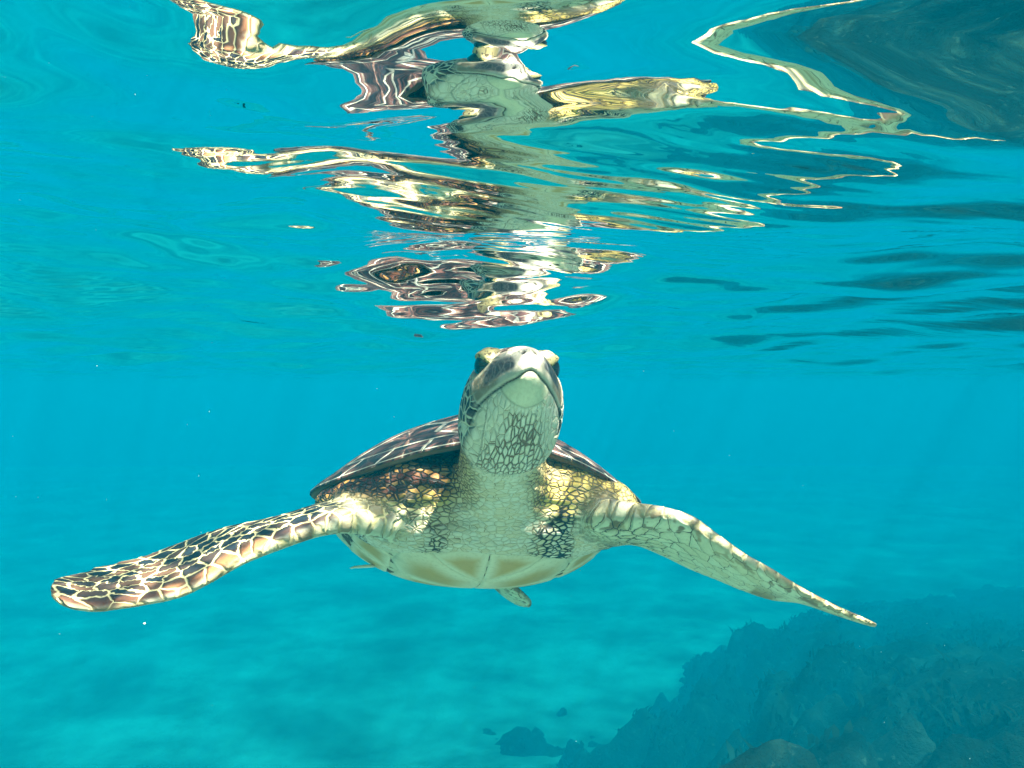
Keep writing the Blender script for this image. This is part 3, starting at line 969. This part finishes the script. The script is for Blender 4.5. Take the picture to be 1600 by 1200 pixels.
def build_carapace():
    nr, na = 40, 120
    V = []
    for side in (0, 1):
        for i in range(nr + 1):
            k = i / nr
            th = np.linspace(0, 2 * math.pi, na, endpoint=False)
            pt = carapace_pt(k * np.sin(th), k * np.cos(th), 0.0)
            if side:
                pt = pt - BU * (.016 if i < nr else .006)
            V.append(pt)
    V = np.vstack(V)
    F = []
    S = (nr + 1) * na
    for i in range(nr):
        for j in range(na):
            a, b = i * na + j, i * na + (j + 1) % na
            F.append((a, b, b + na, a + na)); F.append((S + a, S + a + na, S + b + na, S + b))
    for j in range(na):
        a, b = nr * na + j, nr * na + (j + 1) % na
        F.append((a, b, S + b, S + a))
    me = np_mesh("carapace", V, F)
    bm = bmesh.new(); bm.from_mesh(me)
    bmesh.ops.remove_doubles(bm, verts=bm.verts, dist=1e-5)
    bmesh.ops.recalc_face_normals(bm, faces=bm.faces); bm.to_mesh(me); bm.free()
    me.polygons.foreach_set("use_smooth", np.ones(len(me.polygons), dtype=bool))
    fnn = np.zeros(len(me.polygons) * 3); me.polygons.foreach_get("normal", fnn)
    under = (fnn.reshape(-1, 3) @ BU < 0.12).astype(np.int32)
    me.materials.append(seam_material())
    Nu = Nodes("carapace_underside")
    me.materials.append(Nu.principled(Nu.mix(Nu.noise(Nu.pos(), 40.0), (.05, .03, .02), (.20, .13, .07)), .7, .1))
    me.polygons.foreach_set("material_index", under)
    shell = part("carapace", me, None, "domed dark brown upper shell with pale seams")
    mat = scute_material()
    q = .865                                  # inner edge of the marginals
    def fn(a, b, off): return carapace_pt(a, b, off)
    # vertebrals
    vb = [.86, .52, .16, -.20, -.54, -.86]
    hw = [.17, .24, .25, .23, .19, .12]
    mw = [.30, .36, .36, .33, .26]
    sid = 1
    for i in range(5):
        b0, b1 = vb[i], vb[i + 1]; bm_ = (b0 + b1) / 2
        poly = [(-hw[i], b0), (hw[i], b0), (mw[i], bm_), (hw[i + 1], b1), (-hw[i + 1], b1), (-mw[i], bm_)]
        plate("scute", shell, poly, fn, mat, .0030, .006, seed=sid); sid += 1
    # costals
    cb = [.60, .34 - .0, -.02, -.37, -.70]
    edge_th = [math.radians(x) for x in (28, 62, 93, 122, 150)]
    for sg in (-1, 1):
        for i in range(4):
            inner = [(mw[i] if True else 0, (vb[i] + vb[i + 1]) / 2), (hw[i + 1], vb[i + 1]), (mw[i + 1], (vb[i + 1] + vb[i + 2]) / 2)]
            if i == 0: inner = [(hw[0], vb[0])] + inner
            ths = np.linspace(edge_th[i], edge_th[i + 1], 8)
            if i == 0: ths = np.linspace(math.radians(14), edge_th[1], 9)
            outer = [(q * math.sin(t), q * math.cos(t)) for t in ths]
            poly = inner + outer[::-1]
            poly = [(sg * a, b) for a, b in poly]
            plate("scute", shell, poly, fn, mat, .0030, .006, seed=sid, per=56); sid += 1
    # marginals
    nm = 25
    for i in range(nm):
        t0 = 2 * math.pi * (i - .5) / nm; t1 = 2 * math.pi * (i + .5) / nm
        ths = np.linspace(t0, t1, 6)
        poly = [(q * math.sin(t), q * math.cos(t)) for t in ths] + [(1.012 * math.sin(t), 1.012 * math.cos(t)) for t in ths[::-1]]
        plate("scute", shell, poly, fn, mat, .0030, .005, nring=5, per=36, seed=sid); sid += 1
build_carapace()

# lower shell
def plastron_pt(a, b, off=0.0):
    rho = np.hypot(a, b); k = np.clip(rho, 0, 1)
    v = np.where(b > 0, b * .305, b * .43)
    x = a * RW * .955 * np.where(b > 0, 1 - .10 * b, 1 - .12 * b * b)
    ang = np.arctan2(np.abs(a), b)
    edge = .0 - .075 * np.exp(-(ang / .80) ** 4) - .03 * smoothstep(2.2, 3.1, ang)
    depth = -.158
    prof = (1 - k ** 2.6) ** .75
    h = edge + (depth - edge) * prof
    return B(x, v, h - off)

def build_plastron():
    nr, na = 36, 120
    V = []
    for side in (0, 1):
        for i in range(nr + 1):
            k = i / nr
            th = np.linspace(0, 2 * math.pi, na, endpoint=False)
            pt = plastron_pt(k * np.sin(th), k * np.cos(th), 0.0)
            if side: pt = pt + BU * .014
            V.append(pt)
    V = np.vstack(V); F = []; S = (nr + 1) * na
    for i in range(nr):
        for j in range(na):
            a, b = i * na + j, i * na + (j + 1) % na
            F.append((a, b, b + na, a + na)); F.append((S + a, S + a + na, S + b + na, S + b))
    for j in range(na):
        a, b = nr * na + j, nr * na + (j + 1) % na
        F.append((a, b, S + b, S + a))
    me = np_mesh("plastron", V, F)
    bm = bmesh.new(); bm.from_mesh(me)
    bmesh.ops.remove_doubles(bm, verts=bm.verts, dist=1e-5)
    bmesh.ops.recalc_face_normals(bm, faces=bm.faces); bm.to_mesh(me); bm.free()
    me.polygons.foreach_set("use_smooth", np.ones(len(me.polygons), dtype=bool))
    Ns = Nodes("plastron_seam")
    me.materials.append(Ns.principled(Ns.mix(Ns.ss(Ns.noise(Ns.pos(), 26.0, 3.0), .40, .50), (.08, .055, .035), (.62, .54, .36)), .7, .1))
    pl = part("plastron", me, None, "pale yellow lower shell with thin dark seams")
    N = Nodes("plastron_scute")
    kk = N.sep(N.attr("srk")); p = N.pos()
    a = N.noise(p, 16.0, 4.0, .6); f = N.noise(p, 130.0, 3.0, .6)
    rim = N.ss(N.math('ADD', kk[1], N.math('MULTIPLY', N.math('SUBTRACT', a, .5), .25)), .28, .96)
    c = N.mix(rim, (.54, .32, .11), (.74, .62, .42))
    c = N.mix(N.ss(f, .45, .8, 0, .35), c, (.36, .24, .10))
    c = N.mix(N.ss(a, .62, .78, 0, .4), c, (.30, .20, .09))
    mat = N.principled(c, .55, .2, N.bump(f, .0015, .4))
    fn = plastron_pt
    rows = [.97, .70, .40, .02, -.32, -.62, -.95]
    wid = [.05, .36, .50, .52, .50, .40, .12]
    sid = 100
    for sg in (-1, 1):
        plate("plastron_scute", pl, [(0, .98), (sg * .20, .955), (sg * .34, .88), (0, .60)][::1], fn, mat, .002, .0035, seed=sid, per=40); sid += 1
        hum = [(0, .60), (sg * .34, .88), (sg * .52, .78), (sg * .56, .52), (sg * .50, .34), (0, .26)]
        plate("plastron_scute", pl, hum, fn, mat, .002, .0035, seed=sid); sid += 1
        prev = [(0, .26), (sg * .50, .34)]
        for b1, w1 in ((-.06, .54), (-.40, .52), (-.70, .40), (-.95, .14)):
            poly = [prev[0], prev[1], (sg * w1, b1 + .03), (0, b1)]
            plate("plastron_scute", pl, poly, fn, mat, .002, .0035, seed=sid); sid += 1
            prev = [(0, b1), (sg * w1, b1 + .03)]
        # inframarginals along the bridge
        ed = [.56, .30, .02, -.26, -.52]
        for i in range(4):
            xi0 = .56 if i == 0 else .53; 
            poly = [(sg * .56, ed[i]), (sg * .55, ed[i + 1]), (sg * .80, ed[i + 1] * 1.02), (sg * .79, ed[i] * 1.0)]
            plate("plastron_scute", pl, poly, fn, mat, .002, .0035, seed=sid); sid += 1
build_plastron()

# small tuft of growth on the edge of the lower shell
def build_tuft():
    rows = [(*P(584, 884, 1.66), .0040, .0035), (*P(556, 886, 1.60), .0028, .0025), (*P(551, 887, 1.59), .0020, .0018), (*P(547, 888, 1.585), .0009, .0009)]
    keep = len(PARTS)
    tube(rows, 10, 10, 0)
    V, F, _, _ = PARTS.pop()
    me = np_mesh("barnacle", V, F)
    N = Nodes("barnacle"); me.materials.append(N.principled((.75, .72, .6), .6, .2))
    part("barnacle", me, None, "small pale spike of growth on the lower shell edge")
build_tuft()

# ------------------------------------------------------------------ drifting specks
def build_specks():
    r = np.random.default_rng(5)
    bm = bmesh.new(); bmesh.ops.create_icosphere(bm, subdivisions=1, radius=1.0)
    base = np.array([v.co[:] for v in bm.verts]); tri = np.array([[v.index for v in f.verts] for f in bm.faces]); bm.free()
    Vs, Fs, off = [], [], 0
    for i in range(60):
        y = 0.6 + 3.6 * r.random() ** 0.7
        x = r.uniform(-.75, .75) * y; z = r.uniform(-.50 * y, .06)
        if 0.95 < y < 2.4 and abs(x + .03) < .75 and -.6 < z < .1: y += 1.6; 
        rad_ = r.uniform(.0004, .0010) * (0.6 + 0.35 * y)
        Vs.append(base * rad_ * r.uniform(.6, 1.4, 3) + np.array([x, y, z])); Fs.append(tri + off); off += len(base)
    me = np_mesh("drifting_specks", np.vstack(Vs), np.vstack(Fs))
    N = Nodes("drifting_specks"); me.materials.append(N.principled((.8, .78, .7), .8, .1))
    o = link(bpy.data.objects.new("drifting_dust", me))
    tag(o, "tiny pale specks drifting in the water", "dust", kind="stuff")
build_specks()
